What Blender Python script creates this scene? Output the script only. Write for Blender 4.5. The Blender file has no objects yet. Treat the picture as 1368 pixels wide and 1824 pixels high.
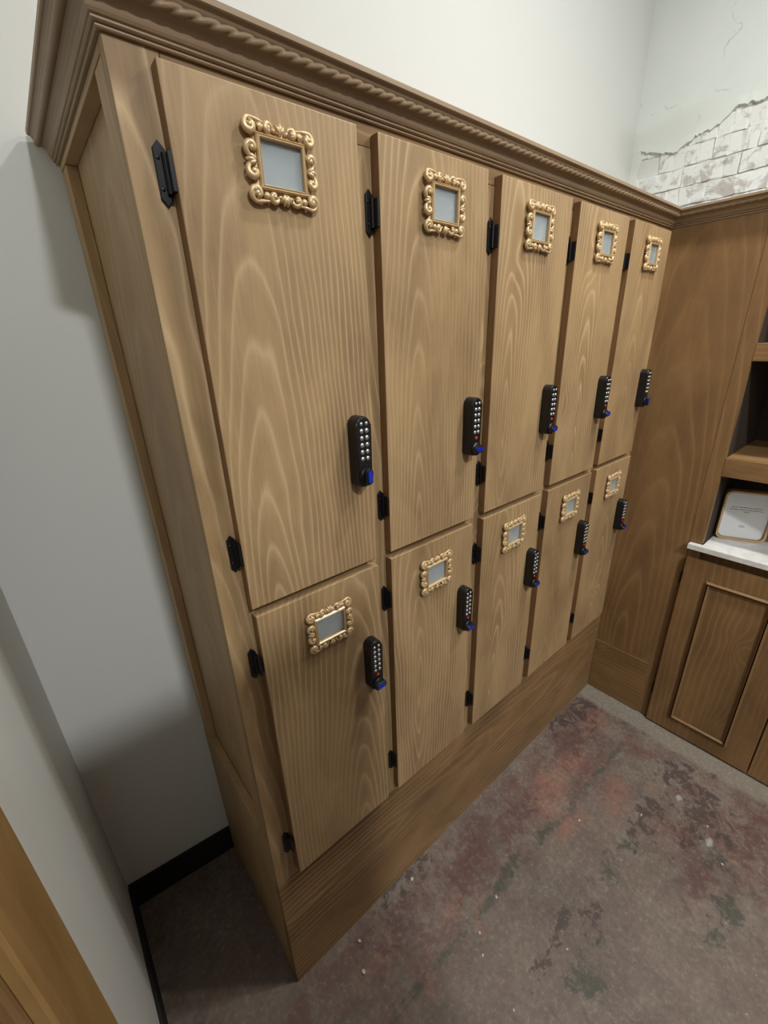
import bpy, bmesh, math, random
from mathutils import Vector, Matrix
random.seed(7)
scene = bpy.context.scene
C = scene.collection

# ------------------------------------------------------------------ camera
cam_d = bpy.data.cameras.new('camera')
cam_d.sensor_fit = 'VERTICAL'
cam_d.sensor_height = 24.0
cam_d.sensor_width = 18.0
cam_d.lens = 759.85 / 1824.0 * 24.0
cam_d.clip_start = 0.01
cam = bpy.data.objects.new('camera', cam_d)
cam.location = (-0.1706, -0.6593, 1.6292)
cam.rotation_mode = 'XYZ'
cam.rotation_euler = (1.1927, 0.0344, -0.6984)
C.objects.link(cam)
scene.camera = cam

# ------------------------------------------------------------------ world, exposure
world = bpy.data.worlds.new('world')
scene.world = world
world.use_nodes = True
world.node_tree.nodes['Background'].inputs[0].default_value = (0.8, 0.85, 0.9, 1)
world.node_tree.nodes['Background'].inputs[1].default_value = 0.03
scene.view_settings.view_transform = 'Standard'
scene.view_settings.look = 'None'
scene.view_settings.gamma = 1.0
scene.view_settings.use_curve_mapping = False
scene.view_settings.exposure = 0.16

# lamps: (x, y, drop below ceiling, radius, watts, colour)
CEIL = 3.45
LAMPS = [
    (0.09, -2.64, 0.05, 0.10, 74, (0.96, 0.98, 1.0)),
    (1.30, -0.98, 0.62, 0.06, 11, (1.0, 0.90, 0.76)),
    (1.15, -0.66, 0.08, 0.09, 23, (0.95, 0.98, 1.0)),
]

# ------------------------------------------------------------------ node helpers
class NT:
    def __init__(self, name):
        self.m = bpy.data.materials.new(name)
        self.m.use_nodes = True
        self.t = self.m.node_tree
        self.b = self.t.nodes['Principled BSDF']
    def n(self, typ, **kw):
        nd = self.t.nodes.new(typ)
        for k, v in kw.items():
            setattr(nd, k, v)
        return nd
    def put(self, sock, v):
        if hasattr(v, 'is_output') or isinstance(v, bpy.types.NodeSocket):
            self.t.links.new(v, sock)
        else:
            sock.default_value = v
    def math(self, op, a, b=None, c=None, clamp=False):
        nd = self.n('ShaderNodeMath', operation=op)
        nd.use_clamp = clamp
        self.put(nd.inputs[0], a)
        if b is not None: self.put(nd.inputs[1], b)
        if c is not None: self.put(nd.inputs[2], c)
        return nd.outputs[0]
    def comb(self, x, y, z):
        nd = self.n('ShaderNodeCombineXYZ')
        for i, v in enumerate((x, y, z)): self.put(nd.inputs[i], v)
        return nd.outputs[0]
    def noise(self, vec, scale, detail=3.0, rough=0.55, dist=0.0):
        nd = self.n('ShaderNodeTexNoise')
        self.put(nd.inputs['Vector'], vec)
        nd.inputs['Scale'].default_value = scale
        nd.inputs['Detail'].default_value = detail
        nd.inputs['Roughness'].default_value = rough
        nd.inputs['Distortion'].default_value = dist
        return nd.outputs[0]
    def ramp(self, fac, stops, interp='LINEAR'):
        nd = self.n('ShaderNodeValToRGB')
        cr = nd.color_ramp
        cr.interpolation = interp
        while len(cr.elements) > 1: cr.elements.remove(cr.elements[-1])
        for i, (p, col) in enumerate(stops):
            e = cr.elements[0] if i == 0 else cr.elements.new(p)
            e.position = p
            e.color = (col, col, col, 1) if isinstance(col, (int, float)) else tuple(col) + (1,)
        self.put(nd.inputs[0], fac)
        return nd.outputs[0]
    def mix(self, fac, a, b, mode='MIX'):
        nd = self.n('ShaderNodeMix', data_type='RGBA', blend_type=mode)
        self.put(nd.inputs[0], fac)
        for s, v in ((nd.inputs[6], a), (nd.inputs[7], b)):
            if isinstance(v, (tuple, list)) and len(v) == 3: v = tuple(v) + (1,)
            self.put(s, v)
        return nd.outputs[2]
    def bump(self, h, strength=0.3, dist=0.002):
        nd = self.n('ShaderNodeBump')
        nd.inputs['Strength'].default_value = strength
        nd.inputs['Distance'].default_value = dist
        self.put(nd.inputs['Height'], h)
        self.t.links.new(nd.outputs[0], self.b.inputs['Normal'])

def srgb(r, g, b):
    f = lambda c: (c / 255 / 12.92) if c / 255 <= 0.04045 else ((c / 255 + 0.055) / 1.055) ** 2.4
    return (f(r), f(g), f(b))

def plain(name, col, rough=0.6, metal=0.0, bumpscale=0, bstr=0.1, spec=0.5):
    t = NT(name)
    vec = t.n('ShaderNodeTexCoord').outputs['Object']
    nz = t.noise(vec, bumpscale or 20, 3)
    c2 = tuple(c * 0.9 for c in col)
    t.put(t.b.inputs['Base Color'], t.mix(nz, tuple(col), c2))
    t.b.inputs['Roughness'].default_value = rough
    t.b.inputs['Metallic'].default_value = metal
    t.b.inputs['Specular IOR Level'].default_value = spec
    if bumpscale: t.bump(nz, bstr, 0.001)
    return t.m

def wood(name, axis, ground, light, dark, freq=100.0, cx=0.14, contrast=1.0, rough=0.5, taper=0.10):
    """stained softwood: growth rings of a log cut by the board's face; axis = grain direction of the local frame"""
    t = NT(name)
    tc = t.n('ShaderNodeTexCoord').outputs['Object']
    sep = t.n('ShaderNodeSeparateXYZ'); t.put(sep.inputs[0], tc)
    X, Y, Z = sep.outputs
    along, across, depth = {'z': (Z, X, Y), 'x': (X, Z, Y), 'y': (Y, Z, X), 'zy': (Z, Y, X)}[axis]
    rnd = t.n('ShaderNodeObjectInfo').outputs['Random']
    r2 = t.math('FRACT', t.math('MULTIPLY', rnd, 37.31))
    r3 = t.math('FRACT', t.math('MULTIPLY', rnd, 91.7))
    off = t.math('MULTIPLY', rnd, 53.0)
    lo = t.comb(t.math('ADD', t.math('MULTIPLY', across, 4.0), off), t.math('ADD', t.math('MULTIPLY', along, 1.1), off), depth)
    n1 = t.math('SUBTRACT', t.noise(lo, 1.0, 2, 0.5), 0.5)
    n2 = t.math('SUBTRACT', t.noise(lo, 2.6, 2, 0.5), 0.5)
    # knots: sparse cells, rings bend round them
    kv = t.n('ShaderNodeTexVoronoi')
    kv.inputs['Scale'].default_value = 1.0
    t.put(kv.inputs['Vector'], t.comb(t.math('ADD', t.math('MULTIPLY', across, 4.0), off), t.math('ADD', t.math('MULTIPLY', along, 2.4), off), off))
    kd = kv.outputs['Distance']
    kbulge = t.math('POWER', 2.718, t.math('MULTIPLY', t.math('MULTIPLY', kd, kd), -60.0))
    u = t.math('ADD', t.math('SUBTRACT', across, t.math('ADD', cx, t.math('MULTIPLY', t.math('SUBTRACT', r2, 0.5), 0.16))),
               t.math('ADD', t.math('MULTIPLY', n1, 0.095), t.math('MULTIPLY', n2, 0.022)))
    v = t.math('ADD', t.math('ADD', t.math('MULTIPLY', t.math('SUBTRACT', along, t.math('MULTIPLY', r3, 0.7)), taper), 0.055),
               t.math('ADD', t.math('MULTIPLY', n2, 0.02), depth))
    r = t.math('SQRT', t.math('ADD', t.math('MULTIPLY', u, u), t.math('MULTIPLY', v, v)))
    ph = t.math('ADD', t.math('MULTIPLY', r, freq), t.math('MULTIPLY', kbulge, 2.4))
    s = t.math('FRACT', ph)
    line = t.ramp(s, [(0.0, 0.05), (0.45, 0.0), (0.70, 0.35), (0.84, 1.0), (0.93, 0.4), (1.0, 0.05)])
    # fibre and blotches
    fv = t.comb(t.math('ADD', t.math('MULTIPLY', across, 260.0), off), t.math('ADD', t.math('MULTIPLY', along, 9.0), off), t.math('MULTIPLY', depth, 200.0))
    fib = t.noise(fv, 1.0, 3, 0.6)
    bl = t.noise(t.comb(t.math('ADD', t.math('MULTIPLY', across, 7.0), off), t.math('ADD', t.math('MULTIPLY', along, 2.6), off), 0.0), 1.0, 4, 0.6, 0.4)
    blm = t.ramp(bl, [(0.33, 0.0), (0.72, 1.0)])
    col = t.mix(t.math('MULTIPLY', blm, 0.9), ground, dark)
    amp = t.ramp(t.noise(lo, 0.9, 2), [(0.32, 0.15), (0.62, 1.0)])
    col = t.mix(t.math('MULTIPLY', t.math('MULTIPLY', line, amp), 0.62 * contrast), col, light)
    fm = t.math('MULTIPLY', t.math('SUBTRACT', fib, 0.5), 0.55)
    col = t.mix(t.math('ABSOLUTE', fm), col, t.mix(t.math('GREATER_THAN', fm, 0.0), dark, light))
    kcore = t.ramp(kd, [(0.0, 0.9), (0.045, 0.75), (0.062, 1.0), (0.075, 0.0)])
    has = t.math('GREATER_THAN', kv.outputs['Color'], 0.55)
    col = t.mix(t.math('MULTIPLY', t.math('MULTIPLY', kcore, has), 0.55), col, dark)
    t.put(t.b.inputs['Base Color'], col)
    t.b.inputs['Roughness'].default_value = rough
    t.b.inputs['Specular IOR Level'].default_value = 0.35
    t.bump(t.math('ADD', t.math('MULTIPLY', fib, 0.5), t.math('MULTIPLY', line, 0.4)), 0.12, 0.0006)
    return t.m

G = srgb(169, 141, 101); LI = srgb(205, 178, 138); DK = srgb(124, 99, 69)
M = {}
M['pine_v'] = wood('stained pine, upright grain', 'z', G, LI, DK, contrast=1.05)
M['pine_s'] = wood('stained pine, narrow boards upright', 'z', G, LI, DK, freq=80, cx=0.02, taper=0.05)
M['pine_h'] = wood('stained pine, level grain', 'x', srgb(148, 117, 78), srgb(178, 145, 101), srgb(96, 74, 50), freq=50, cx=0.2, taper=0.07, contrast=1.2)
M['pine_zy'] = wood('stained pine, side boards upright', 'zy', srgb(178, 148, 108), srgb(196, 168, 128), srgb(150, 122, 86), freq=60, cx=0.2, contrast=.7)
M['pine_y'] = wood('stained pine, level grain along y', 'y', G, LI, DK, freq=60, cx=0.02)
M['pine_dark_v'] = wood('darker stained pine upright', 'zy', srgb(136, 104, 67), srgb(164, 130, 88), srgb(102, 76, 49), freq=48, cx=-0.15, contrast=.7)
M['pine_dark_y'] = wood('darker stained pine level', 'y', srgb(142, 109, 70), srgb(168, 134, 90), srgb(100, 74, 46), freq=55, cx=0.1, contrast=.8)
M['crown'] = wood('stained moulding', 'x', srgb(156, 133, 105), srgb(172, 148, 120), srgb(130, 108, 84), freq=40, contrast=.35, rough=.45)
M['crown_y'] = wood('stained moulding along y', 'y', srgb(156, 133, 105), srgb(172, 148, 120), srgb(130, 108, 84), freq=40, contrast=.35, rough=.45)
M['edge'] = wood('sawn edge with shade', 'z', srgb(142, 108, 74), srgb(160, 126, 90), srgb(112, 82, 54), freq=70, cx=0.0, contrast=.5)
M['black_iron'] = plain('black iron', srgb(22, 22, 26), 0.42, 0.3, 60, 0.15)
M['lock_black'] = plain('black moulded housing', srgb(16, 17, 20), 0.38, 0.0)
M['steel'] = plain('brushed button', srgb(215, 217, 220), 0.28, 0.85)
M['red'] = plain('red indicator', srgb(190, 42, 32), 0.35)
M['blue'] = plain('blue anodised knob', srgb(26, 56, 196), 0.22, 0.35)
M['gold'] = plain('antique gold paint', srgb(210, 182, 138), 0.33, 0.28, 90, 0.2)
M['card'] = plain('pale blank card', srgb(200, 214, 220), 0.6)
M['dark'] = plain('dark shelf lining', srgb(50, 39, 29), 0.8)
M['bead_y'] = wood('light stained bead level', 'y', srgb(176, 140, 98), srgb(190, 156, 114), srgb(158, 124, 84), freq=60, contrast=.5)
M['bead_z'] = wood('light stained bead upright', 'zy', srgb(176, 140, 98), srgb(190, 156, 114), srgb(158, 124, 84), freq=60, contrast=.5)
M['casing'] = wood('yellow pine casing', 'zy', srgb(158, 124, 76), srgb(178, 144, 94), srgb(120, 90, 50), freq=38, cx=-.3, contrast=.8)
M['jamb'] = wood('dark brown stained wood', 'z', srgb(96, 62, 38), srgb(116, 78, 50), srgb(66, 42, 26), freq=50, contrast=.6)

def glassmat():
    t = NT('thin clear plastic')
    t.b.inputs['Base Color'].default_value = (1, 1, 1, 1)
    t.b.inputs['Roughness'].default_value = 0.03
    t.b.inputs['Transmission Weight'].default_value = 1.0
    t.b.inputs['IOR'].default_value = 1.15
    return t.m
M['glass'] = glassmat()

def paintwall(name, col, bs=0.08):
    t = NT(name)
    vec = t.n('ShaderNodeTexCoord').outputs['Object']
    a = t.noise(vec, 1.4, 3)
    c = t.mix(a, tuple(col), tuple(x * 0.95 for x in col))
    t.put(t.b.inputs['Base Color'], c)
    t.b.inputs['Roughness'].default_value = 0.7
    t.b.inputs['Specular IOR Level'].default_value = 0.25
    t.bump(t.noise(vec, 160, 2), bs, 0.001)
    return t.m
M['wall'] = paintwall('painted drywall', srgb(214, 215, 210))
M['ceil'] = paintwall('painted ceiling', srgb(228, 228, 224))
M['black_base'] = plain('black rubber base', srgb(20, 19, 18), 0.55)

def marble():
    t = NT('white worktop')
    vec = t.n('ShaderNodeTexCoord').outputs['Object']
    w = t.noise(vec, 7, 5, 0.6, 1.2)
    v = t.ramp(w, [(0.42, 0.0), (0.5, 1.0), (0.58, 0.0)])
    t.put(t.b.inputs['Base Color'], t.mix(t.math('MULTIPLY', v, 0.22), srgb(222, 222, 218), srgb(150, 152, 152)))
    t.b.inputs['Roughness'].default_value = 0.3
    return t.m
M['marble'] = marble()

def plastermat():
    t = NT('old white plaster')
    vec = t.n('ShaderNodeTexCoord').outputs['Object']
    a = t.noise(vec, 3.0, 4, 0.6)
    c = t.mix(a, srgb(226, 228, 222), srgb(208, 214, 208))
    sp = t.ramp(t.noise(vec, 17, 4, 0.7, 0.6), [(0.73, 0.0), (0.77, 1.0)])
    c = t.mix(t.math('MULTIPLY', sp, 0.35), c, srgb(140, 138, 128))
    t.put(t.b.inputs['Base Color'], c)
    t.b.inputs['Roughness'].default_value = 0.8
    cr = t.n('ShaderNodeTexVoronoi'); cr.feature = 'DISTANCE_TO_EDGE'; cr.inputs['Scale'].default_value = 3.1
    wv = t.n('ShaderNodeVectorMath', operation='ADD'); t.put(wv.inputs[0], vec)
    nz = t.n('ShaderNodeTexNoise'); nz.inputs['Scale'].default_value = 9; nz.inputs['Detail'].default_value = 5; t.put(nz.inputs['Vector'], vec)
    sc = t.n('ShaderNodeVectorMath', operation='SCALE'); t.put(sc.inputs[0], nz.outputs['Color']); sc.inputs['Scale'].default_value = 0.25
    t.put(wv.inputs[1], sc.outputs[0]); t.put(cr.inputs['Vector'], wv.outputs[0])
    crk = t.math('MULTIPLY', t.ramp(cr.outputs['Distance'], [(0.0, 1.0), (0.012, 0.0)]), t.ramp(t.noise(vec, 5, 3), [(0.52, 0.0), (0.6, 1.0)]))
    c = t.mix(t.math('MULTIPLY', crk, 0.5), c, srgb(140, 138, 128))
    t.put(t.b.inputs['Base Color'], c)
    t.bump(t.math('ADD', t.noise(vec, 30, 4), t.math('MULTIPLY', crk, -1.5)), 0.3, 0.003)
    return t.m
M['plaster'] = plastermat()

def brickmat():
    t = NT('whitewashed brick')
    vec = t.n('ShaderNodeTexCoord').outputs['Object']
    rnd = t.n('ShaderNodeObjectInfo').outputs['Random']
    sep = t.n('ShaderNodeSeparateXYZ'); t.put(sep.inputs[0], vec)
    v2 = t.comb(t.math('ADD', sep.outputs[0], t.math('MULTIPLY', rnd, 40)), sep.outputs[1], sep.outputs[2])
    worn = t.ramp(t.noise(v2, 13, 5, 0.65, 0.8), [(0.52, 0.0), (0.60, 1.0)])
    c = t.mix(worn, srgb(224, 225, 221), srgb(186, 180, 174))
    dk = t.ramp(t.noise(v2, 26, 5, 0.75, 0.5), [(0.58, 0.0), (0.66, 1.0)])
    c = t.mix(t.math('MULTIPLY', dk, 0.5), c, srgb(138, 128, 116))
    t.put(t.b.inputs['Base Color'], c)
    t.b.inputs['Roughness'].default_value = 0.85
    t.bump(t.noise(v2, 40, 4), 0.5, 0.003)
    return t.m
M['brick'] = brickmat()
M['mortar'] = plain('whitewashed mortar', srgb(216, 217, 212), 0.9, 0, 50, 0.5)

def floormat():
    t = NT('worn stained concrete')
    vec = t.n('ShaderNodeTexCoord').outputs['Object']
    sep = t.n('ShaderNodeSeparateXYZ'); t.put(sep.inputs[0], vec)
    X, Y, Z = sep.outputs
    big = t.noise(vec, 2.2, 5, 0.65, 0.3)
    mid = t.noise(vec, 11, 8, 0.72, 0.5)
    fine = t.noise(vec, 70, 6, 0.75)
    c = t.mix(t.ramp(big, [(0.38, 0.0), (0.62, 1.0)]), srgb(134, 119, 108), srgb(112, 99, 90))
    c = t.mix(t.math('MULTIPLY', t.ramp(mid, [(0.42, 0.0), (0.62, 1.0)]), 0.6), c, srgb(150, 137, 124))
    # old red paint, mostly in a strip along the lockers and towards the far right
    rmask = t.math('MAXIMUM', t.ramp(t.math('ADD', Y, 0.30), [(0.0, 0.0), (0.06, 0.75), (0.26, 0.9), (0.30, 0.3)]), t.ramp(t.math('SUBTRACT', X, 0.6), [(0.35, 0.0), (0.7, 0.8)]))
    red = t.ramp(t.noise(t.comb(X, Y, 3.7), 5.5, 8, 0.75, 0.8), [(0.44, 0.0), (0.60, 1.0)])
    c = t.mix(t.math('MULTIPLY', t.math('MULTIPLY', red, t.math('ADD', rmask, 0.25)), 0.62), c, srgb(112, 70, 64))
    org = t.ramp(t.noise(t.comb(X, Y, 9.1), 7.0, 7, 0.7, 0.7), [(0.58, 0.0), (0.68, 1.0)])
    c = t.mix(t.math('MULTIPLY', t.math('MULTIPLY', org, t.math('ADD', rmask, 0.1)), 0.5), c, srgb(172, 116, 92))
    # green and dark remains in flakes
    gm = t.math('MULTIPLY', t.ramp(t.noise(t.comb(X, Y, 1.3), 3.2, 3, 0.5), [(0.52, 0.0), (0.60, 1.0)]), t.ramp(t.noise(t.comb(X, Y, 5.9), 24, 8, 0.8), [(0.49, 0.0), (0.54, 1.0)]))
    c = t.mix(t.math('MULTIPLY', gm, 0.22), c, srgb(66, 76, 62))
    dm = t.math('MULTIPLY', t.ramp(t.noise(t.comb(X, Y, 12.3), 2.8, 4, 0.55), [(0.50, 0.0), (0.60, 1.0)]), t.ramp(t.noise(t.comb(X, Y, 7.7), 20, 8, 0.8), [(0.47, 0.0), (0.52, 1.0)]))
    c = t.mix(t.math('MULTIPLY', dm, 0.22), c, srgb(74, 60, 56))
    flake = t.math('SUBTRACT', t.noise(t.comb(X, Y, 21.0), 22, 9, 0.72, 0.5), 0.5)
    soft = t.math('SUBTRACT', t.noise(t.comb(X, Y, 31.0), 9, 6, 0.7, 0.4), 0.5)
    def spots(lst, nz, k, hard):
        m = None
        for cx, cy, rx, ry in lst:
            dx = t.math('MULTIPLY', t.math('SUBTRACT', X, cx), 0.62 / rx)
            dy = t.math('MULTIPLY', t.math('SUBTRACT', Y, cy), 0.62 / ry)
            d = t.math('SQRT', t.math('ADD', t.math('MULTIPLY', dx, dx), t.math('MULTIPLY', dy, dy)))
            v = t.math('SUBTRACT', 1.0, d)
            m = v if m is None else t.math('MAXIMUM', m, v)
        return t.ramp(t.math('ADD', t.math('MULTIPLY', nz, k), t.math('ADD', t.math('MULTIPLY', m, 0.42), 0.24)), [(0.5 - hard, 0.0), (0.5 + hard, 1.0)])
    c = t.mix(t.math('MULTIPLY', spots([(1.03, -.165, .09, .05), (1.18, -.17, .07, .04), (.95, -.28, .07, .03), (1.17, -.34, .06, .05), (.20, -.10, .07, .03), (1.42, -.12, .08, .04)], soft, 1.8, .25), 0.5), c, srgb(176, 122, 98))
    c = t.mix(t.math('MULTIPLY', spots([(.57, -.12, .16, .07), (.80, -.14, .14, .06), (.33, -.08, .12, .05), (1.30, -.10, .14, .07), (1.11, -.63, .11, .05), (1.36, -.72, .14, .08), (1.22, -.56, .06, .06)], flake, 2.2, .16), 0.72), c, srgb(98, 58, 56))
    c = t.mix(t.math('MULTIPLY', spots([(1.53, -.06, .10, .06), (1.40, -.03, .14, .04), (1.56, -.23, .035, .05), (.40, -.02, .10, .03), (1.08, -.44, .04, .03), (1.18, -.455, .09, .035), (1.43, -.46, .09, .06), (1.33, -.57, .14, .07), (.68, -.41, .06, .02), (.75, -.465, .04, .025), (.55, -.42, .05, .02)], flake, 2.6, .07), 0.8), c, srgb(70, 58, 54))
    c = t.mix(t.math('MULTIPLY', spots([(.905, -.43, .06, .035), (1.02, -.435, .05, .022), (.61, -.505, .06, .045), (1.07, -.72, .10, .035), (1.20, -.635, .05, .04), (.64, -.22, .07, .015), (.85, -.235, .05, .014)], flake, 2.4, .10), 0.75), c, srgb(64, 74, 62))
    c = t.mix(spots([(1.245, -.620, .028, .014), (1.34, -.50, .02, .012)], flake, 1.2, .06), c, srgb(176, 174, 162))
    c = t.mix(0.24, c, srgb(56, 48, 42))
    # crack line with grime, roughly level with the lockers
    ly = t.math('ABSOLUTE', t.math('SUBTRACT', t.math('ADD', Y, t.math('MULTIPLY', X, 0.03)), t.math('ADD', -0.219, t.math('MULTIPLY', t.math('SUBTRACT', t.noise(vec, 8, 4, 0.6), 0.5), 0.03))))
    ln = t.math('MULTIPLY', t.ramp(ly, [(0.0, 1.0), (0.007, 0.9), (0.016, 0.0)]), t.ramp(t.noise(vec, 16, 6, 0.75), [(0.48, 0.0), (0.57, 1.0)]))
    c = t.mix(t.math('MULTIPLY', ln, 0.7), c, srgb(62, 70, 58))
    # bare pale concrete beside the cabinet
    sx = t.math('ADD', X, t.math('MULTIPLY', t.math('SUBTRACT', t.noise(vec, 9, 5, 0.65), 0.5), 0.07))
    st = t.ramp(t.math('SUBTRACT', sx, 1.0), [(0.535, 0.0), (0.56, 1.0)])
    c = t.mix(t.math('MULTIPLY', st, 0.85), c, t.mix(mid, srgb(148, 141, 126), srgb(118, 112, 100)))
    sp = t.ramp(t.noise(vec, 95, 2, 0.5), [(0.735, 0.0), (0.76, 1.0)])
    c = t.mix(t.math('MULTIPLY', sp, 0.7), c, srgb(190, 180, 165))
    c = t.mix(t.ramp(fine, [(0.35, 0.55), (0.6, 0.0)]), c, t.mix(0.55, c, srgb(50, 44, 40)))
    c = t.mix(t.ramp(fine, [(0.56, 0.0), (0.72, 0.35)]), c, srgb(176, 164, 150))
    t.put(t.b.inputs['Base Color'], c)
    t.put(t.b.inputs['Roughness'], t.ramp(mid, [(0.3, 0.5), (0.7, 0.75)]))
    t.bump(t.math('ADD', t.math('MULTIPLY', fine, 0.4), t.math('ADD', mid, t.math('MULTIPLY', st, 0.8))), 0.35, 0.003)
    return t.m
M['floor'] = floormat()

# ------------------------------------------------------------------ mesh helpers
def bx(bm, x0, x1, y0, y1, z0, z1):
    vs = [bm.verts.new(p) for p in ((x0,y0,z0),(x1,y0,z0),(x1,y1,z0),(x0,y1,z0),(x0,y0,z1),(x1,y0,z1),(x1,y1,z1),(x0,y1,z1))]
    for f in ((3,2,1,0),(4,5,6,7),(0,1,5,4),(1,2,6,5),(2,3,7,6),(3,0,4,7)):
        bm.faces.new([vs[i] for i in f])
    return vs

def box(x0, x1, y0, y1, z0, z1, bev=0.0, seg=2):
    bm = bmesh.new(); bx(bm, x0, x1, y0, y1, z0, z1)
    if bev:
        bmesh.ops.bevel(bm, geom=bm.edges[:], offset=bev, segments=seg, profile=0.5, affect='EDGES')
    return bm

def mesh_of(name, bm, mat, smooth=False):
    me = bpy.data.meshes.new(name)
    bm.normal_update(); bm.to_mesh(me); bm.free()
    if smooth:
        for p in me.polygons: p.use_smooth = True
    me.materials.append(M[mat] if isinstance(mat, str) else mat)
    return me

def link(name, me, parent=None, loc=(0, 0, 0), rot=None):
    o = bpy.data.objects.new(name, me); C.objects.link(o)
    o.location = loc
    if rot: o.rotation_euler = rot
    if parent: o.parent = parent
    return o

def obj(name, bm, mat, parent=None, smooth=False, loc=(0, 0, 0)):
    return link(name, mesh_of(name, bm, mat, smooth), parent, loc)

def tag(o, label, cat=None, group=None):
    o['label'] = label
    if cat: o['category'] = cat
    if group: o['group'] = group
    return o

def thing(name, label, cat, loc=(0, 0, 0), group=None, rotz=0):
    o = bpy.data.objects.new(name, None); C.objects.link(o)
    o.location = loc; o.rotation_euler = (0, 0, rotz); o.empty_display_size = 0.05
    return tag(o, label, cat, group)

def struct(name, bm, mat, label, cat, smooth=False):
    o = obj(name, bm, mat, None, smooth)
    o['kind'] = 'structure'
    return tag(o, label, cat)

def tube(bm, pts, rads, n=8, flat=1.0, cap=True):
    """round bar along pts (in the x-z plane of a board, y out); flat squeezes y"""
    rings = []
    k = len(pts)
    for i, p in enumerate(pts):
        p = Vector(p)
        a = Vector(pts[max(i - 1, 0)]); b = Vector(pts[min(i + 1, k - 1)])
        d = (b - a).normalized()
        up = Vector((0, 1, 0)) if abs(d.y) < 0.9 else Vector((1, 0, 0))
        s = d.cross(up).normalized(); t2 = s.cross(d).normalized()
        r = rads[i] if isinstance(rads, (list, tuple)) else rads
        rings.append([bm.verts.new(p + s * (r * math.cos(2 * math.pi * j / n)) + t2 * (flat * r * math.sin(2 * math.pi * j / n))) for j in range(n)])
    for i in range(k - 1):
        for j in range(n):
            bm.faces.new((rings[i][j], rings[i][(j + 1) % n], rings[i + 1][(j + 1) % n], rings[i + 1][j]))
    if cap:
        bm.faces.new(rings[0][::-1]); bm.faces.new(rings[-1])

def ball(bm, c, rx, ry, rz, u=8, v=6, rot=0.0):
    m = Matrix.Translation(c) @ Matrix.Rotation(rot, 4, 'Y') @ Matrix.Diagonal((rx, ry, rz, 1))
    bmesh.ops.create_uvsphere(bm, u_segments=u, v_segments=v, radius=1.0, matrix=m)

def disc_y(bm, c, r, y0, y1, n=16, dome=0.0):
    """short cylinder with its axis along y; y1 is the near (more negative) end"""
    a = [bm.verts.new((c[0] + r * math.cos(2*math.pi*i/n), y0, c[1] + r * math.sin(2*math.pi*i/n))) for i in range(n)]
    b = [bm.verts.new((c[0] + r * math.cos(2*math.pi*i/n), y1, c[1] + r * math.sin(2*math.pi*i/n))) for i in range(n)]
    t = bm.verts.new((c[0], y1 - dome, c[1]))
    for i in range(n):
        bm.faces.new((a[i], a[(i+1) % n], b[(i+1) % n], b[i]))
        bm.faces.new((b[i], b[(i+1) % n], t))
    bm.faces.new(a[::-1])

def outline(bm, pts, y0, y1, bev=0.0):
    """flat outline in x-z given as (x, z) counter-clockwise seen from -y, extruded from y0 to y1 (y1 nearer the viewer)"""
    a = [bm.verts.new((p[0], y0, p[1])) for p in pts]
    b = [bm.verts.new((p[0], y1, p[1])) for p in pts]
    n = len(pts)
    f = bm.faces.new(b)
    bm.faces.new(a[::-1])
    for i in range(n):
        bm.faces.new((a[i], a[(i+1) % n], b[(i+1) % n], b[i]))
    if bev:
        bmesh.ops.bevel(bm, geom=[e for e in f.edges], offset=bev, segments=2, profile=0.5, affect='EDGES')
    bmesh.ops.recalc_face_normals(bm, faces=bm.faces[:])

# ------------------------------------------------------------------ dimensions
L = 1.652          # inner corner with the shelf cabinet
WB = 0.458         # back wall
XL = -0.305        # left wall
XR = 2.32          # old brick wall
YF = -3.6          # wall behind the viewer
TOPZ = 1.95        # underside of crown
ZB, ZM = 0.4525, 1.2023
DW, DH, DT = 0.2798, 0.7325, 0.02

# ------------------------------------------------------------------ room
bm = bmesh.new(); bx(bm, -1.6, XR + .1, YF - .1, 0.7, -0.06, 0.0)
struct('floor', bm, 'floor', 'worn stained concrete floor with red, green and dark patches', 'floor')
bm = bmesh.new(); bx(bm, -1.6, XR + .1, YF - .1, 0.7, CEIL, CEIL + .06)
struct('ceiling', bm, 'ceil', 'white painted ceiling above the lockers', 'ceiling')
# back wall: slightly out of square in the alcove left of the lockers
bm = bmesh.new()
pl = [(XL - .12, .502), (XL, .494), (0.02, WB + .002), (0.08, WB), (XR + .1, WB), (XR + .1, .62), (XL - .12, .62)]
lo = [bm.verts.new((x, y, 0)) for x, y in pl]; hi = [bm.verts.new((x, y, CEIL)) for x, y in pl]
bm.faces.new(lo[::-1]); bm.faces.new(hi)
for i in range(len(pl)):
    bm.faces.new((lo[i], lo[(i+1) % len(pl)], hi[(i+1) % len(pl)], hi[i]))
struct('wall_back', bm, 'wall', 'white painted wall behind and above the lockers', 'wall')
# left wall with a doorway
DY0, DY1 = -1.16, -0.315
bm = bmesh.new()
bx(bm, XL - .12, XL, DY1 - .02, .50, 0, CEIL)
bx(bm, XL - .12, XL, YF, DY0, 0, CEIL)
bx(bm, XL - .12, XL, DY0, DY1 - .02, 2.12, CEIL)
struct('wall_left', bm, 'wall', 'white painted wall on the left with a wood-trimmed doorway', 'wall')
bm = bmesh.new(); bx(bm, -1.6, XR + .1, YF - .1, YF, 0, CEIL)
struct('wall_front', bm, 'jamb', 'unseen wall behind the viewer, made dark brown to cut bounced light', 'wall')  # dark boards on this unseen wall are added to weaken bounced light

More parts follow.
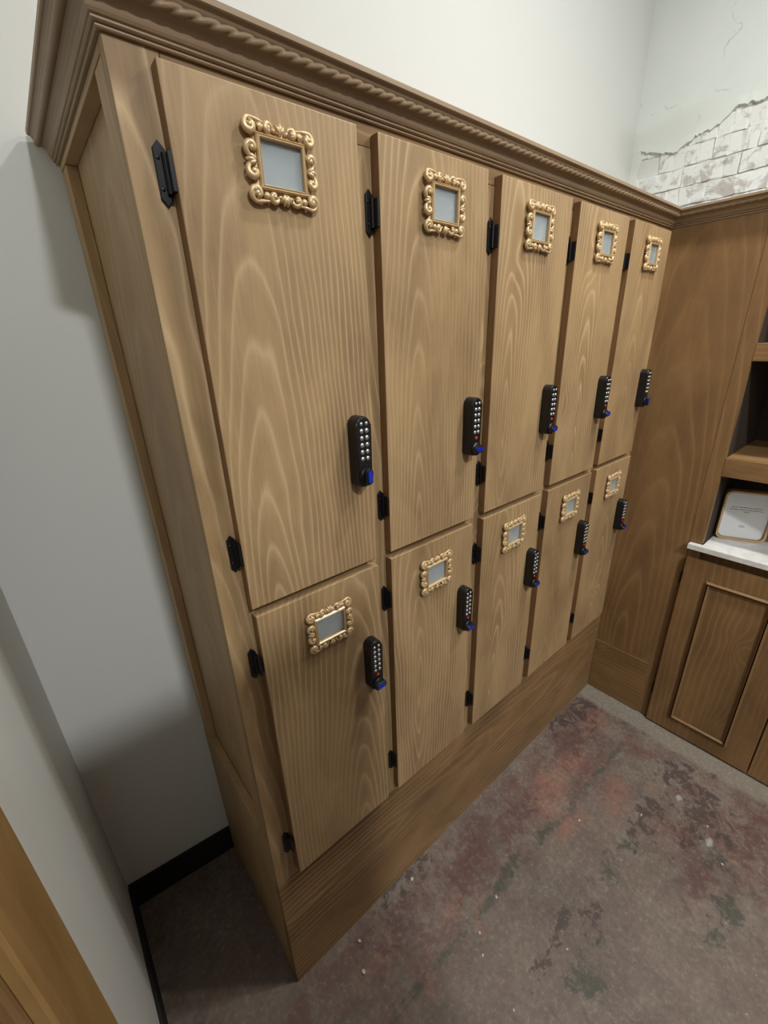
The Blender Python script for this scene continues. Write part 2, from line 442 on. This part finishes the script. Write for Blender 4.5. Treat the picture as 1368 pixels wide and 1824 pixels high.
# base strips in the alcove
bm = bmesh.new()
a = [(XL + .002, .4935), (0.0, .4605), (0.0, .4505), (XL + .002, .4835)]
lo = [bm.verts.new((x, y, 0.001)) for x, y in a]; hi = [bm.verts.new((x, y, 0.102)) for x, y in a]
bm.faces.new(lo); bm.faces.new(hi[::-1])
for i in range(4): bm.faces.new((lo[i], hi[i], hi[(i+1) % 4], lo[(i+1) % 4]))
bmesh.ops.recalc_face_normals(bm, faces=bm.faces[:])
struct('baseboard_back', bm, 'black_base', 'black base strip at the foot of the alcove wall', 'baseboard')
struct('baseboard_left', box(XL, XL + .009, -.205, .482, .001, .102, .002), 'black_base', 'black base strip along the left wall', 'baseboard')

# door casing and door at the far left
cas = thing('door_casing', 'pine door casing board at the bottom left edge', 'trim', (XL, -.21, 0))
cas['kind'] = 'structure'; cas.name = 'trim_1'
obj('casing_board', box(.001, .022, -.125, 0, .001, 2.2, .003), 'casing', cas)
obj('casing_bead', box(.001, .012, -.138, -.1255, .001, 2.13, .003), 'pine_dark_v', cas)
obj('jamb_lining', box(-.118, .0005, -.1385, -.1260, .001, 2.12, .001), 'jamb', cas)
obj('door_stop_strip', box(-.075, -.035, -.152, -.1390, .001, 2.12, .002), 'pine_zy', cas)
# unseen tall board added behind the viewer to shade the lower alcove
dr = thing('shade_blocker', 'tall brown board added unseen behind the viewer to shade the alcove', 'light blocker', (-.143, -1.12, 0))
obj('blocker_board', box(0, .36, -.03, 0, .06, 2.07, .003), 'jamb', dr)
for x0 in (.03, .27): obj('foot', box(x0, x0 + .06, -.17, .14, .001, .0595, .004), 'jamb', dr)

# old wall on the right: bricks under torn plaster
wr = struct('wall_right', box(XR + .0045, XR + .12, YF, .47, 0, CEIL), 'mortar', 'old brick wall with torn white plaster above the shelf cabinet', 'wall')
brick_me = []
for k in range(5):
    b = box(-.0, .03, -.1015, .1015, .0, .0712, .0)
    bmesh.ops.subdivide_edges(b, edges=[e for e in b.edges if abs(e.verts[0].co.y - e.verts[1].co.y) > .1], cuts=3)
    bmesh.ops.bevel(b, geom=b.edges[:], offset=.003, segments=1, profile=.5, affect='EDGES')
    for v in b.verts:
        v.co += Vector((random.uniform(-.004, .002), random.uniform(-.004, .003), random.uniform(-.003, .002)))
    brick_me.append(mesh_of('brick', b, 'brick'))
for row in range(9):
    z = 1.93 + row * .073
    for k in range(12):
        y = .34 + (.103 if row % 2 else 0) - k * .206
        if y > .37: continue
        link('brick', random.choice(brick_me), wr, (XR + random.uniform(-.002, .003), y, z + random.uniform(-.0015, .0015)))
# plaster sheet with a ragged lower edge
edge = [(.458, 2.395), (.43, 2.405), (.405, 2.392), (.375, 2.383), (.34, 2.375), (.30, 2.362), (.27, 2.36), (.245, 2.372), (.225, 2.382), (.21, 2.395), (.18, 2.400), (.15, 2.402),
        (.12, 2.415), (.10, 2.432), (.085, 2.45), (.065, 2.455), (.045, 2.444), (.03, 2.452), (.01, 2.44), (-.02, 2.45), (-.06, 2.437), (-.1, 2.455), (-.2, 2.47), (-.35, 2.44), (-.6, 2.47), (-1.0, 2.42), (-1.5, 2.46), (YF, 2.44)]
fe = []
for (y0, z0), (y1, z1) in zip(edge[:-1], edge[1:]):
    n = max(1, int(abs(y1 - y0) / .007)) if y0 > -.4 else 4
    for i in range(n):
        f = i / n
        fe.append((y0 + (y1 - y0) * f, z0 + (z1 - z0) * f + random.uniform(-.0045, .0045)))
fe.append(edge[-1])
bm = bmesh.new()
def cols(dx, dz): return [bm.verts.new((XR + dx, y, z + dz)) for y, z in fe]
fr_lip = cols(-.009, 0.0); fr_in = cols(-.006, .03); bk = cols(.0, -.004)
tp = [bm.verts.new((XR - .006, y, CEIL)) for y, z in fe]
for i in range(len(fe) - 1):
    bm.faces.new((bk[i], bk[i+1], fr_lip[i+1], fr_lip[i]))
    bm.faces.new((fr_lip[i], fr_lip[i+1], fr_in[i+1], fr_in[i]))
    bm.faces.new((fr_in[i], fr_in[i+1], tp[i+1], tp[i]))
bmesh.ops.recalc_face_normals(bm, faces=bm.faces[:])
pl_o = obj('plaster_layer', bm, 'plaster', wr); pl_o['label'] = 'torn white plaster with a ragged lower edge'
# plaster still keyed to the bricks beside the corner
bm = bmesh.new()
pts = [(.458, 1.96), (.458, 2.41), (.425, 2.41), (.418, 2.36), (.428, 2.30), (.412, 2.25), (.405, 2.19), (.415, 2.1), (.40, 1.96)]
A = [bm.verts.new((XR - .008, y, z)) for y, z in pts]; B = [bm.verts.new((XR + .012, y, z)) for y, z in pts]
bm.faces.new(A); bm.faces.new(B[::-1])
for i in range(len(pts)): bm.faces.new((A[i], B[i], B[(i+1) % len(pts)], A[(i+1) % len(pts)]))
bmesh.ops.recalc_face_normals(bm, faces=bm.faces[:])
obj('plaster_patch', bm, 'plaster', wr)

# ------------------------------------------------------------------ locker carcass
lc = thing('locker_cabinet', 'built-in stained pine locker cabinet frame carrying ten doors in two rows', 'locker cabinet', (0, 0, 0))
xd = [.0464, .3669, .6910, 1.0110, 1.3288]
obj('carcass', box(.032, L - .002, .0205, WB - .004, .004, TOPZ - .003), 'pine_v', lc)
# side: recessed panel inside a frame
obj('side_panel', box(.020, .0315, .0205, WB - .006, .50, TOPZ - .001), 'pine_zy', lc)
obj('side_top_rail', box(.0, .0195, .0205, WB - .006, 1.940, TOPZ + .03, .001), 'pine_y', lc)
obj('side_back_stile', box(.0015, .0195, .402, WB - .006, .5605, 1.9395, .001), 'pine_zy', lc)
obj('side_base_board', box(.0005, .0195, .0205, WB - .006, .001, .56, .001), 'pine_zy', lc)
obj('side_front_stile', box(.0010, .0195, .0205, .064, .5605, 1.9395, .0008), 'pine_zy', lc)
# face frame
stiles = [(0, .058)] + [(xd[i] - .054, xd[i] + .012) for i in range(1, 5)] + [(1.597, L - .0005)]
for x0, x1 in stiles:
    top = TOPZ + .03 if x0 == 0 else 1.919
    obj('face_stile', box(0, x1 - x0, 0, .02, 0, top - .43, .0008), 'pine_s', lc, loc=(x0, 0, .43))
obj('top_rail', box(.0585, L - .0005, 0, .02, 1.9195, TOPZ + .03, .0008), 'pine_h', lc)
for i in range(5):
    x0, x1 = stiles[i][1] + .0005, stiles[i+1][0] - .0005
    obj('middle_rail', box(0, x1 - x0, 0.0005, .02, 0, .05, .0008), 'pine_h', lc, loc=(x0, 0, 1.169))
obj('plinth_board', box(0, L - .0005, -.0005, .02, .001, .4295, .001), 'pine_h', lc)

# ------------------------------------------------------------------ locker doors
def ornate_frame():
    """carved picture frame in the x-z plane, centred, back at y=0"""
    iw, ih = .0308, .0252              # half opening
    mould = bmesh.new()
    prof = [(0.0, 0.0), (0.0, -.0095), (.0012, -.0112), (.0026, -.0100), (.0040, -.0112), (.0058, -.0085), (.0066, 0.0)]
    rings = []
    for sx, sz in ((-1, -1), (1, -1), (1, 1), (-1, 1)):
        rings.append([mould.verts.new((sx * (iw + a), b, sz * (ih + a))) for a, b in prof])
    for k in range(4):
        A, B = rings[k], rings[(k+1) % 4]
        for i in range(len(prof) - 1):
            mould.faces.new((A[i], B[i], B[i+1], A[i+1]))
    a_, b_ = iw + .0066, ih + .0066
    # wavy backing the carving grows from
    n = 72
    O, I, O0 = [], [], []
    for k in range(n):
        th = 2 * math.pi * k / n
        c_, s_ = math.cos(th), math.sin(th)
        q_ = 1 / max(abs(c_) / a_, abs(s_) / b_)
        ex = .0050 + .0020 * math.cos(8 * th) + .002 * math.sin(13 * th)
        px, pz = c_ * q_, s_ * q_
        I.append(mould.verts.new((px * .96, -.0058, pz * .96)))
        px += ex * (1 if c_ > 0 else -1) * min(1, abs(c_) * q_ / a_) ** 3
        pz += ex * (1 if s_ > 0 else -1) * min(1, abs(s_) * q_ / b_) ** 3
        O.append(mould.verts.new((px, -.0032, pz))); O0.append(mould.verts.new((px, 0, pz)))
    for k in range(n):
        j = (k + 1) % n
        mould.faces.new((I[k], I[j], O[j], O[k])); mould.faces.new((O[k], O[j], O0[j], O0[k]))
    bmesh.ops.recalc_face_normals(mould, faces=mould.faces[:])
    def scroll(c, r0, turns, start, sgn, thick, tail=None):
        """a C-scroll: a spiral eye swelling into a crescent, with an optional tail"""
        b = bmesh.new(); pts = []; rad = []
        n = 20
        for i in range(n):
            f = i / (n - 1)
            a = start - sgn * turns * 2 * math.pi * (1 - f)
            r = r0 * (.22 + .78 * f ** .8)
            pts.append((c[0] + r * math.cos(a), -.0062 - .0032 * (1 - f), c[1] + r * math.sin(a)))
            rad.append(thick * (.55 + .55 * math.sin(math.pi * min(1, .12 + f * .8))))
        if tail:
            e = Vector(pts[-1]); tv = Vector((tail[0], -.0055, tail[1]))
            for i in range(1, 6):
                f = i / 5
                p = e.lerp(tv, f)
                pts.append((p.x, p.y - .002 * math.sin(math.pi * f), p.z)); rad.append(thick * (.75 - .45 * f))
        tube(b, pts, rad, 8)
        ball(b, (c[0], -.0095, c[1]), thick * .95, thick * .8, thick * .95, 8, 6)
        return b
    def leaf(c, ln, wd, ang, lobes=3):
        b = bmesh.new()
        for k in range(lobes):
            da = (k - (lobes - 1) / 2) * .42
            a = ang + da
            ll = ln * (1.0 - .22 * abs(da))
            pts = [(c[0] + math.cos(a) * ll * f, -.0052 - .0042 * math.sin(math.pi * f), c[1] + math.sin(a) * ll * f) for f in (0, .3, .6, .85, 1)]
            tube(b, pts, [wd * .5, wd * .8, wd, wd * .85, wd * .4], 6)
        return b
    orn = []
    q = math.pi / 2
    rr = random.Random(3)
    for sx in (-1, 1):
        for sz in (-1, 1):
            k = 1 + .10 * rr.uniform(-1, 1)
            ang0 = 0 if sx > 0 else math.pi
            # corner volute with a tail along the long side
            orn.append(('scroll', scroll((sx * (a_ + .0055), sz * (b_ + .0045)), .0088 * k, 1.0, q * sz, sx * sz, .0040, (sx * .020, sz * (b_ + .0105)))))
            # crescents on the short sides
            orn.append(('scroll', scroll((sx * (a_ + .0065), sz * .0125), .0088 * k, .85, (-q * sz), -sx * sz, .0040, (sx * (a_ + .003), sz * .002))))
            # crescents on the long sides
            orn.append(('scroll', scroll((sx * .0175, sz * (b_ + .0058)), .0068 * k, .85, (math.pi if sx > 0 else 0), sx * sz, .0035, (sx * .006, sz * (b_ + .003)))))
            orn.append(('leaf', leaf((sx * (a_ - .002), sz * (b_ - .002)), .0175, .0030, math.atan2(sz * .75, sx * 1.0), 3)))
            orn.append(('leaf', leaf((sx * .029, sz * (b_ + .001)), .0095, .0027, sz * q, 3)))
    for sz in (-1, 1):
        orn.append(('leaf', leaf((0, sz * b_), .0150, .0031, sz * q, 4 if sz > 0 else 3)))
    for sx in (-1, 1):
        orn.append(('leaf', leaf((sx * a_, 0), .0155, .0030, 0 if sx > 0 else math.pi, 3)))
    return mould, orn
mould, orn = ornate_frame()
FR_ME = mesh_of('name_frame', mould, 'gold')
ORN_ME = [(n, mesh_of(n, b, 'gold', True)) for n, b in orn]
CARD_ME = mesh_of('card', box(-.0306, .0306, -.0030, -.0012, -.0250, .0250), 'card')
PANE_ME = mesh_of('pane', box(-.0305, .0305, -.0050, -.0040, -.0249, .0249), 'glass')

# keypad lock
LW, LH, LD = .0170, .066, .026
def lock_outline():
    pts = []
    r = .0165
    for i in range(11):
        a = math.pi * i / 10
        pts.append((LW * math.cos(a), LH - r + r * math.sin(a)))
    for i in range(9):
        a = math.pi + math.pi * i / 8
        pts.append((LW * math.cos(a), -LH + .010 + .010 * math.sin(a)))
    return pts
b = bmesh.new(); outline(b, lock_outline(), 0.0, -LD, .0035)
LOCK_ME = mesh_of('keypad_lock', b, 'lock_black', False)
b = bmesh.new(); disc_y(b, (0, 0), .0042, 0, -.0018, 14, .0010)
KEY_ME = mesh_of('key_button', b, 'steel', True)
b = bmesh.new(); disc_y(b, (0, 0), .0044, 0, -.0014, 14, .0006)
RED_ME = mesh_of('indicator', b, 'red', True)
b = bmesh.new()
disc_y(b, (0, 0), .0152, 0, -.004, 24)
KBASE_ME = mesh_of('knob_base', b, 'lock_black', True)
b = bmesh.new()
kp = []
for i in range(12):
    a = 2 * math.pi * i / 12
    kp.append((.0085 * math.cos(a) + (.0075 if math.cos(a) > 0.01 else -.0075), .0085 * math.sin(a)))
outline(b, kp, 0, -.009, .002)
KNOB_ME = mesh_of('knob', b, 'lock_black', False)
b = bmesh.new()
kp = [(x * .80, z * .60) for x, z in kp]
outline(b, kp, 0, -.0015, .0006)
KBLUE_ME = mesh_of('knob_face', b, 'blue', False)

# hinge: leaf with pointed ends on the frame, knuckle against the door edge
b = bmesh.new()
outline(b, [(-.0165, -.026), (-.0095, -.034), (-.0025, -.026), (-.0012, -.022), (-.0012, .022), (-.0025, .026), (-.0095, .034), (-.0165, .026)], -.0007, -.0042, .0008)
tube(b, [(-.0050, -.0062, -.021), (-.0050, -.0062, .021)], .0036, 10)
bx(b, -.0048, -.0004, -.0195, -.0045, -.020, .020)
for z in (-.016, .016): ball(b, (-.0125, -.0042, z), .0028, .0014, .0028)
HINGE_ME = mesh_of('hinge', b, 'black_iron', False)

PANEL_ME = mesh_of('door_panel', box(0, DW, -DT, -.0006, 0, DH, .0016), 'pine_v')
PANEL_ME.materials.append(M['edge'])          # sawn edges are browner; some of their shade is put into the colour
for p in PANEL_ME.polygons:
    if abs(p.normal.x) > .9: p.material_index = 1
labels = {
    'upper': ['leftmost upper locker, the largest looking, with its keypad knob turned upright', 'second upper locker from the left with a keypad and level blue knob',
              'middle upper locker of five, with ornate name frame near the crown', 'fourth upper locker from the left, beside the narrowest looking one', 'far right upper locker beside the shelf cabinet corner'],
    'lower': ['leftmost lower locker with gold name frame above its keypad', 'second lower locker from the left, above the plinth board',
              'middle lower locker of five, gold frame at its top', 'fourth lower locker from the left in the bottom row', 'far right lower locker in the corner by the shelf cabinet'],
}
for row, z0 in (('upper', ZM), ('lower', ZB)):
    for i in range(5):
        dx = .004 if (row == 'lower' and i == 0) else 0
        d = thing('locker', labels[row][i], 'locker', (xd[i] + dx, 0, z0), 'stained pine lockers with keypads')
        link('door', PANEL_ME, d)
        for hz in (.627, .107): link('hinge', HINGE_ME, d, (-dx, 0, hz))
        # name frame
        fz = (1.857 if row == 'upper' else 1.100) - z0
        fx = [.143, .149, .139, .145, .141][i] if row == 'upper' else [.145, .139, .139, .140, .141][i]
        flip = (i == 0 and row == 'upper')
        fr = link('name_frame', FR_ME, d, (fx, -DT - .0003, fz), (0, math.pi if flip else random.uniform(-.015, .015), 0))
        for n, me in ORN_ME: link(n, me, fr)
        link('card', CARD_ME, fr); link('pane', PANE_ME, fr)
        # keypad lock
        lz = (1.443 if row == 'upper' else .951) - z0
        kl = link('keypad_lock', LOCK_ME, d, (.2435, -DT - .0003, lz))
        for r in range(6):
            for s in (-1, 1):
                sc = .8 if r == 0 else 1
                kb = link('key_button', KEY_ME, kl, (s * .0058, -LD + .0002, LH - .013 - r * .0128)); kb.scale = (sc, 1, sc)
        if not (row == 'upper' and i in (0, 4)):
            link('indicator', RED_ME, kl, (0, -LD + .0002, LH - .013 - 6 * .0128 - .001))
        up = row == 'upper' and i in (0, 4)
        kz = -LH + .0165 + (.006 if up else 0)
        link('knob_base', KBASE_ME, kl, (0, -LD + .0002, kz))
        turn = math.pi / 2 if up else 0
        link('knob', KNOB_ME, kl, (0, -LD - .0040, kz), (0, turn, 0))
        link('knob_face', KBLUE_ME, kl, (0, -LD - .0131, kz), (0, turn, 0))

# ------------------------------------------------------------------ crown moulding
PROF = [(0, 0), (.0045, 0), (.0062, .0016), (.0062, .0036), (.0045, .0052), (.0085, .0058), (.0108, .0075), (.0108, .0098), (.009, .0112),
        (.0125, .0125), (.0150, .0160), (.0160, .0190), (.0172, .0240), (.0195, .0285), (.0230, .0320), (.0262, .0335), (.0275, .0340),
        (.0275, .0360), (.0360, .0420), (.0372, .0420), (.0390, .0440), (.0408, .0475), (.0440, .0500), (.0470, .0505), (.0490, .0520), (.0490, .0600), (.006, .0600)]
PROF = [(a * .76, z * .76) for a, z in PROF]
cm = thing('crown_moulding', 'stained wood crown moulding with rope bead running along the cabinet tops', 'moulding', (0, 0, TOPZ))
def run(name, P0, P1, o0, o1, mat):
    """profile swept from P0 to P1; o0, o1 give the (x, y) shift per unit of projection at each end (mitres)"""
    b = bmesh.new()
    A = [b.verts.new((P0[0] + o0[0] * a, P0[1] + o0[1] * a, z)) for a, z in PROF]
    B = [b.verts.new((P1[0] + o1[0] * a, P1[1] + o1[1] * a, z)) for a, z in PROF]
    for i in range(len(PROF)):
        j = (i + 1) % len(PROF)
        b.faces.new((A[i], B[i], B[j], A[j]))
    b.faces.new(A); b.faces.new(B[::-1])
    bmesh.ops.recalc_face_normals(b, faces=b.faces[:])
    return obj(name, b, mat, cm)
YE = -1.62
side_r = run('side_return', (-.0005, WB - .003), (-.0005, -.0008), (-1, 0), (-1, -1), 'crown_y')
front_r = run('front_run', (-.0005, -.0008), (L - .0005, -.0008), (-1, -1), (-1, -1), 'crown')
right_r = run('right_run', (L - .0005, -.0008), (L - .0005, YE), (-1, -1), (-1, 0), 'crown_y')
RC, RZ, RR = .0248, .0296, .0058
def rope(parent, P0, P1, pitch, twisted, mat):
    b = bmesh.new()
    P0 = Vector(P0); P1 = Vector(P1); D = P1 - P0; ln = D.length; D.normalize()
    up = Vector((0, 0, 1)); sd = D.cross(up)
    step = pitch / 14 if twisted else ln / 2
    n = int(ln / step); m = 18
    rings = []
    for i in range(n + 1):
        s = i * ln / n
        ring = []
        for j in range(m):
            a = 2 * math.pi * j / m
            r = RR
            if twisted:
                q = (a * 3 / (2 * math.pi) - s / pitch) % 1.0
                r = RR * (.52 + .54 * math.sqrt(max(0, 1 - (2 * q - 1) ** 2)))
            ring.append(b.verts.new(P0 + D * s + sd * (r * math.cos(a)) + up * (r * math.sin(a))))
        rings.append(ring)
    for i in range(n):
        for j in range(m):
            b.faces.new((rings[i][j], rings[i][(j+1) % m], rings[i+1][(j+1) % m], rings[i+1][j]))
    bmesh.ops.recalc_face_normals(b, faces=b.faces[:])
    return obj('rope_bead', b, mat, parent, True)
rope(front_r, (-RC, -RC, RZ), (L - RC, -RC, RZ), .021, True, 'crown')
rope(right_r, (L - RC, -RC, RZ), (L - RC, YE, RZ), .021, True, 'crown_y')
rope(side_r, (-RC, WB - .003, RZ), (-RC, -RC, RZ), .0125, False, 'crown_y')

# ------------------------------------------------------------------ shelf cabinet on the right
sc_ = thing('shelf_cabinet', 'brown stained shelf cabinet with open shelves over paneled doors at the right', 'cabinet', (L, 0, 0))
XB = .40                         # depth of the open part
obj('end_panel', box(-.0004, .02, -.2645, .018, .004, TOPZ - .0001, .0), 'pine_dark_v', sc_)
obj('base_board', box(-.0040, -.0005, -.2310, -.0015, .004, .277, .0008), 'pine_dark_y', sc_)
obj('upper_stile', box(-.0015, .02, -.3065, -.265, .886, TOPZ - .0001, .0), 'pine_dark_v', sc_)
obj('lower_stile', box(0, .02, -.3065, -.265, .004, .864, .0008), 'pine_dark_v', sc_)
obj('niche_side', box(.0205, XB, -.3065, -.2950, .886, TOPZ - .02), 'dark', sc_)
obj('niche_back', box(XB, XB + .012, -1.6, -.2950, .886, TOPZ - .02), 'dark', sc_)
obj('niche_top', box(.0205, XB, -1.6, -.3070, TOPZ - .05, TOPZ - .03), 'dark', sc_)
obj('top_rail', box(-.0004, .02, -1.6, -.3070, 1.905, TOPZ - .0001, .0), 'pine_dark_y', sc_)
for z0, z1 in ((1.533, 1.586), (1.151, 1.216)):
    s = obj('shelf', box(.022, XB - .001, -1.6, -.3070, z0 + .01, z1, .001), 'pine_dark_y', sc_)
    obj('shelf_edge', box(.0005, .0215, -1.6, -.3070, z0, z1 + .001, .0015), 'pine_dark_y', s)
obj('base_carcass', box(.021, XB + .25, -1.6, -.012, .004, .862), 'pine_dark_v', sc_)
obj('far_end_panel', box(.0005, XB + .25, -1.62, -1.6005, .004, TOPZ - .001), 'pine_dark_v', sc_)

# paneled doors
def paneled_door(y1, w, zlo, zhi, hinge):
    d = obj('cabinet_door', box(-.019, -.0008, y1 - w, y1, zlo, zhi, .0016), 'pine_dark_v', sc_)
    my0, my1, mz0, mz1 = y1 - w + .078, y1 - .078, zlo + .072, zhi - .072
    tw = .017
    for nm, a in (('vert', (my1 - tw, my1, mz0, mz1)), ('vert', (my0, my0 + tw, mz0, mz1)), ('hor', (my0, my1, mz0, mz0 + tw)), ('hor', (my0, my1, mz1 - tw, mz1))):
        b = bmesh.new()
        y0, y2, za, zb = a
        # half-round strip with mitred ends
        n = 5
        A, B = [], []
        for k in range(n + 1):
            f = k / n
            out = -.0192 - .011 * math.sin(math.pi * (0.08 + .84 * f))
            if nm == 'vert':
                yy = y0 + (y2 - y0) * f
                inset = (1 - f if y2 == my1 else f) * tw
                A.append(b.verts.new((out, yy, za + inset))); B.append(b.verts.new((out, yy, zb - inset)))
            else:
                zz = za + (zb - za) * f
                inset = (f if za == mz0 else 1 - f) * tw
                A.append(b.verts.new((out, y0 + inset, zz))); B.append(b.verts.new((out, y2 - inset, zz)))
        for k in range(n): b.faces.new((A[k], B[k], B[k+1], A[k+1]))
        bmesh.ops.solidify(b, geom=b.faces[:], thickness=-.002)
        bmesh.ops.recalc_face_normals(b, faces=b.faces[:])
        obj('panel_moulding', b, 'bead_y' if nm == 'hor' else 'bead_z', d)
    if hinge:
        for hz in (zlo + .165, zhi - .095):
            b = bmesh.new()
            outline(b, [(-.006, -.026), (-.001, -.026), (-.001, .026), (-.006, .026), (-.010, .018), (-.010, -.018)], -.0005, -.007, .001)
            tube(b, [(-.0045, -.009, -.022), (-.0045, -.009, .022)], .004, 8)
            for v in b.verts:   # stand it against the door edge, facing -x
                v.co = Vector((v.co.y, y1 - v.co.x, v.co.z + hz))
            bmesh.ops.recalc_face_normals(b, faces=b.faces[:])
            obj('hinge', b, 'black_iron', d)
    return d
paneled_door(-.273, .362, .008, .826, True)
paneled_door(-.639, .362, .008, .826, False)

ct = thing('countertop', 'white marbled worktop slab under the open shelves', 'worktop', (L, -.268, .8645))
obj('slab', box(-.026, XB - .002, -1.32, 0, 0, .0205, .002), 'marble', ct)
# cut the slab round the stile: a narrow nosing strip runs in front of it
ct_s = ct.children[0]
b = bmesh.new()
pts = [(-.026, 0), (-.026, -1.32), (XB - .002, -1.32), (XB - .002, -.041), (.0, -.041), (-.002, -.041), (-.002, 0)]
A = [b.verts.new((x, y, 0)) for x, y in pts]; B = [b.verts.new((x, y, .0205)) for x, y in pts]
b.faces.new(A); f = b.faces.new(B[::-1])
for i in range(len(pts)): b.faces.new((A[i], B[i], B[(i+1) % len(pts)], A[(i+1) % len(pts)]))
bmesh.ops.recalc_face_normals(b, faces=b.faces[:])
bmesh.ops.bevel(b, geom=[e for e in b.edges if all(abs(v.co.z - .0205) < 1e-6 for v in e.verts)], offset=.0025, segments=2, profile=.5, affect='EDGES')
old = ct_s.data; ct_s.data = mesh_of('slab', b, 'marble'); bpy.data.meshes.remove(old)

# ------------------------------------------------------------------ card stand on the worktop
sg = thing('sign_stand', 'small white printed card in a rounded wooden stand on the worktop', 'sign', (1.795, -.382, .8855))
sg.rotation_euler = (0, 0, math.radians(-90 + 22))
def rrect(w, h, r, n=6, z0=0):
    pts = []
    for cx, cz, a0 in ((w/2 - r, h - r, 0), (-w/2 + r, h - r, 90), (-w/2 + r, r, 180), (w/2 - r, r, 270)):
        for i in range(n + 1):
            a = math.radians(a0 + 90 * i / n)
            pts.append((cx + r * math.cos(a), z0 + cz + r * math.sin(a)))
    return pts
b = bmesh.new()
out = rrect(.150, .192, .022); inn = [(x * .915, .0066 + z * .934) for x, z in out]
ys = (.016, -.016)
R1 = [[b.verts.new((x, y, z)) for x, z in out] for y in ys]; R2 = [[b.verts.new((x, y, z)) for x, z in inn] for y in ys]
n = len(out)
for i in range(n):
    j = (i + 1) % n
    b.faces.new((R1[0][i], R1[0][j], R1[1][j], R1[1][i])); b.faces.new((R2[0][j], R2[0][i], R2[1][i], R2[1][j]))
    b.faces.new((R1[1][i], R1[1][j], R2[1][j], R2[1][i])); b.faces.new((R1[0][j], R1[0][i], R2[0][i], R2[0][j]))
bmesh.ops.recalc_face_normals(b, faces=b.faces[:])
obj('wooden_rim', b, plain('light bent wood', srgb(190, 158, 118), .5), sg)
b = bmesh.new()
outline(b, [(x * .985, z * .985 + .0016) for x, z in inn], .004, -.006)
face = obj('card_face', b, plain('white glossy card', srgb(226, 228, 230), .3), sg)
# two centred lines of small print and a short third one, with a faint mark below
b = bmesh.new()
for zc, half in ((.128, .046), (.119, .050), (.1115, .008)):
    x = -half
    while x < half:
        wl = random.uniform(.003, .0085)
        xx = x
        while xx < min(x + wl, half):
            hgt = random.choice((.0016, .0016, .0026))
            bx(b, xx, xx + .0009, -.0066, -.0061, zc, zc + hgt); xx += .0015
        bx(b, x, min(x + wl, half), -.0066, -.0061, zc + .0002, zc + .0006)
        x += wl + .0022
obj('small_print', b, plain('grey print', srgb(60, 62, 68), .6), sg)
b = bmesh.new()
outline(b, [(.010 * math.cos(2*math.pi*i/16) - .002, .055 + .005 * math.sin(2*math.pi*i/16)) for i in range(16)], -.0061, -.0066)
obj('printed_mark', b, plain('pale grey print', srgb(188, 192, 196), .6), sg)

# ------------------------------------------------------------------ crumbs of plaster on the floor
chips = [(.1797, -.0421, .008), (.1495, -.1032, .010), (.4042, -.030, .009), (.57, -.2386, .007), (.9838, -.2957, .007), (1.1691, -.4322, .006), (1.1984, -.6675, .006),
         (.4276, -.297, .006), (.6195, -.4453, .005), (.4018, -.4166, .005), (.46, -.26, .006), (1.30, -.60, .006)]
where = ['beside the lower left corner of the lockers', 'just out from the locker corner, the largest crumb', 'tight against the middle of the plinth', 'on the green crack line', 'lying past the middle of the crack',
         'on the dark stain in the middle', 'at the edge of the red patch', 'out on the bare floor near the crack', 'alone in the middle of the floor', 'nearest the bottom of the picture', 'at the near end of the crack', 'on the pale spot by the shelf cabinet']
M['chip'] = plain('plaster crumb', srgb(205, 192, 170), .9, 0, 200, .5)
for (x, y, s), w in zip(chips, where):
    b = bmesh.new()
    bmesh.ops.create_icosphere(b, subdivisions=2, radius=1, matrix=Matrix.Diagonal((s * .7, s * .5, s * .32, 1)))
    for v in b.verts: v.co *= random.uniform(.75, 1.15)
    mz = min(v.co.z for v in b.verts)
    o = obj('plaster_crumb', b, 'chip', None, False, (x, y, -mz))
    o.rotation_euler = (0, 0, random.uniform(0, 3))
    tag(o, 'small pale plaster crumb ' + w, 'debris', 'crumbs on the floor')

# ------------------------------------------------------------------ ceiling lamps (out of view, the room's light)
for k, (x, y, drop, r, wts, col) in enumerate(LAMPS):
    t = thing('ceiling_lamp', ['round white ceiling lamp behind the viewer', 'round white pendant lamp hanging in front of the lockers', 'round white ceiling lamp close above the lockers'][k], 'lamp', (x, y, CEIL))
    b = bmesh.new()
    n = 32
    z = -drop + .045
    ra = [[b.verts.new((rr * math.cos(2*math.pi*i/n), rr * math.sin(2*math.pi*i/n), z + zz)) for i in range(n)] for rr, zz in ((.01, .003), (r + .02, -.001), (r + .03, -.03), (r + .008, -.05), (r + .004, -.03))]
    for A, B in zip(ra[:-1], ra[1:]):
        for i in range(n): b.faces.new((A[i], A[(i+1) % n], B[(i+1) % n], B[i]))
    b.faces.new(ra[-1]); bmesh.ops.recalc_face_normals(b, faces=b.faces[:])
    obj('lamp_housing', b, 'ceil', t, True)
    if drop > .1:
        b = bmesh.new(); tube(b, [(0, 0, -.001), (0, 0, z + .002)], .006)
        obj('lamp_cord', b, 'black_iron', t, True)
    ld = bpy.data.lights.new('ceiling_lamp_light', 'AREA')
    ld.shape = 'DISK'; ld.size = 2 * r; ld.energy = wts; ld.color = col
    lo_ = bpy.data.objects.new('lamp_light', ld); C.objects.link(lo_)
    lo_.location = (0, 0, -drop - .012); lo_.parent = t
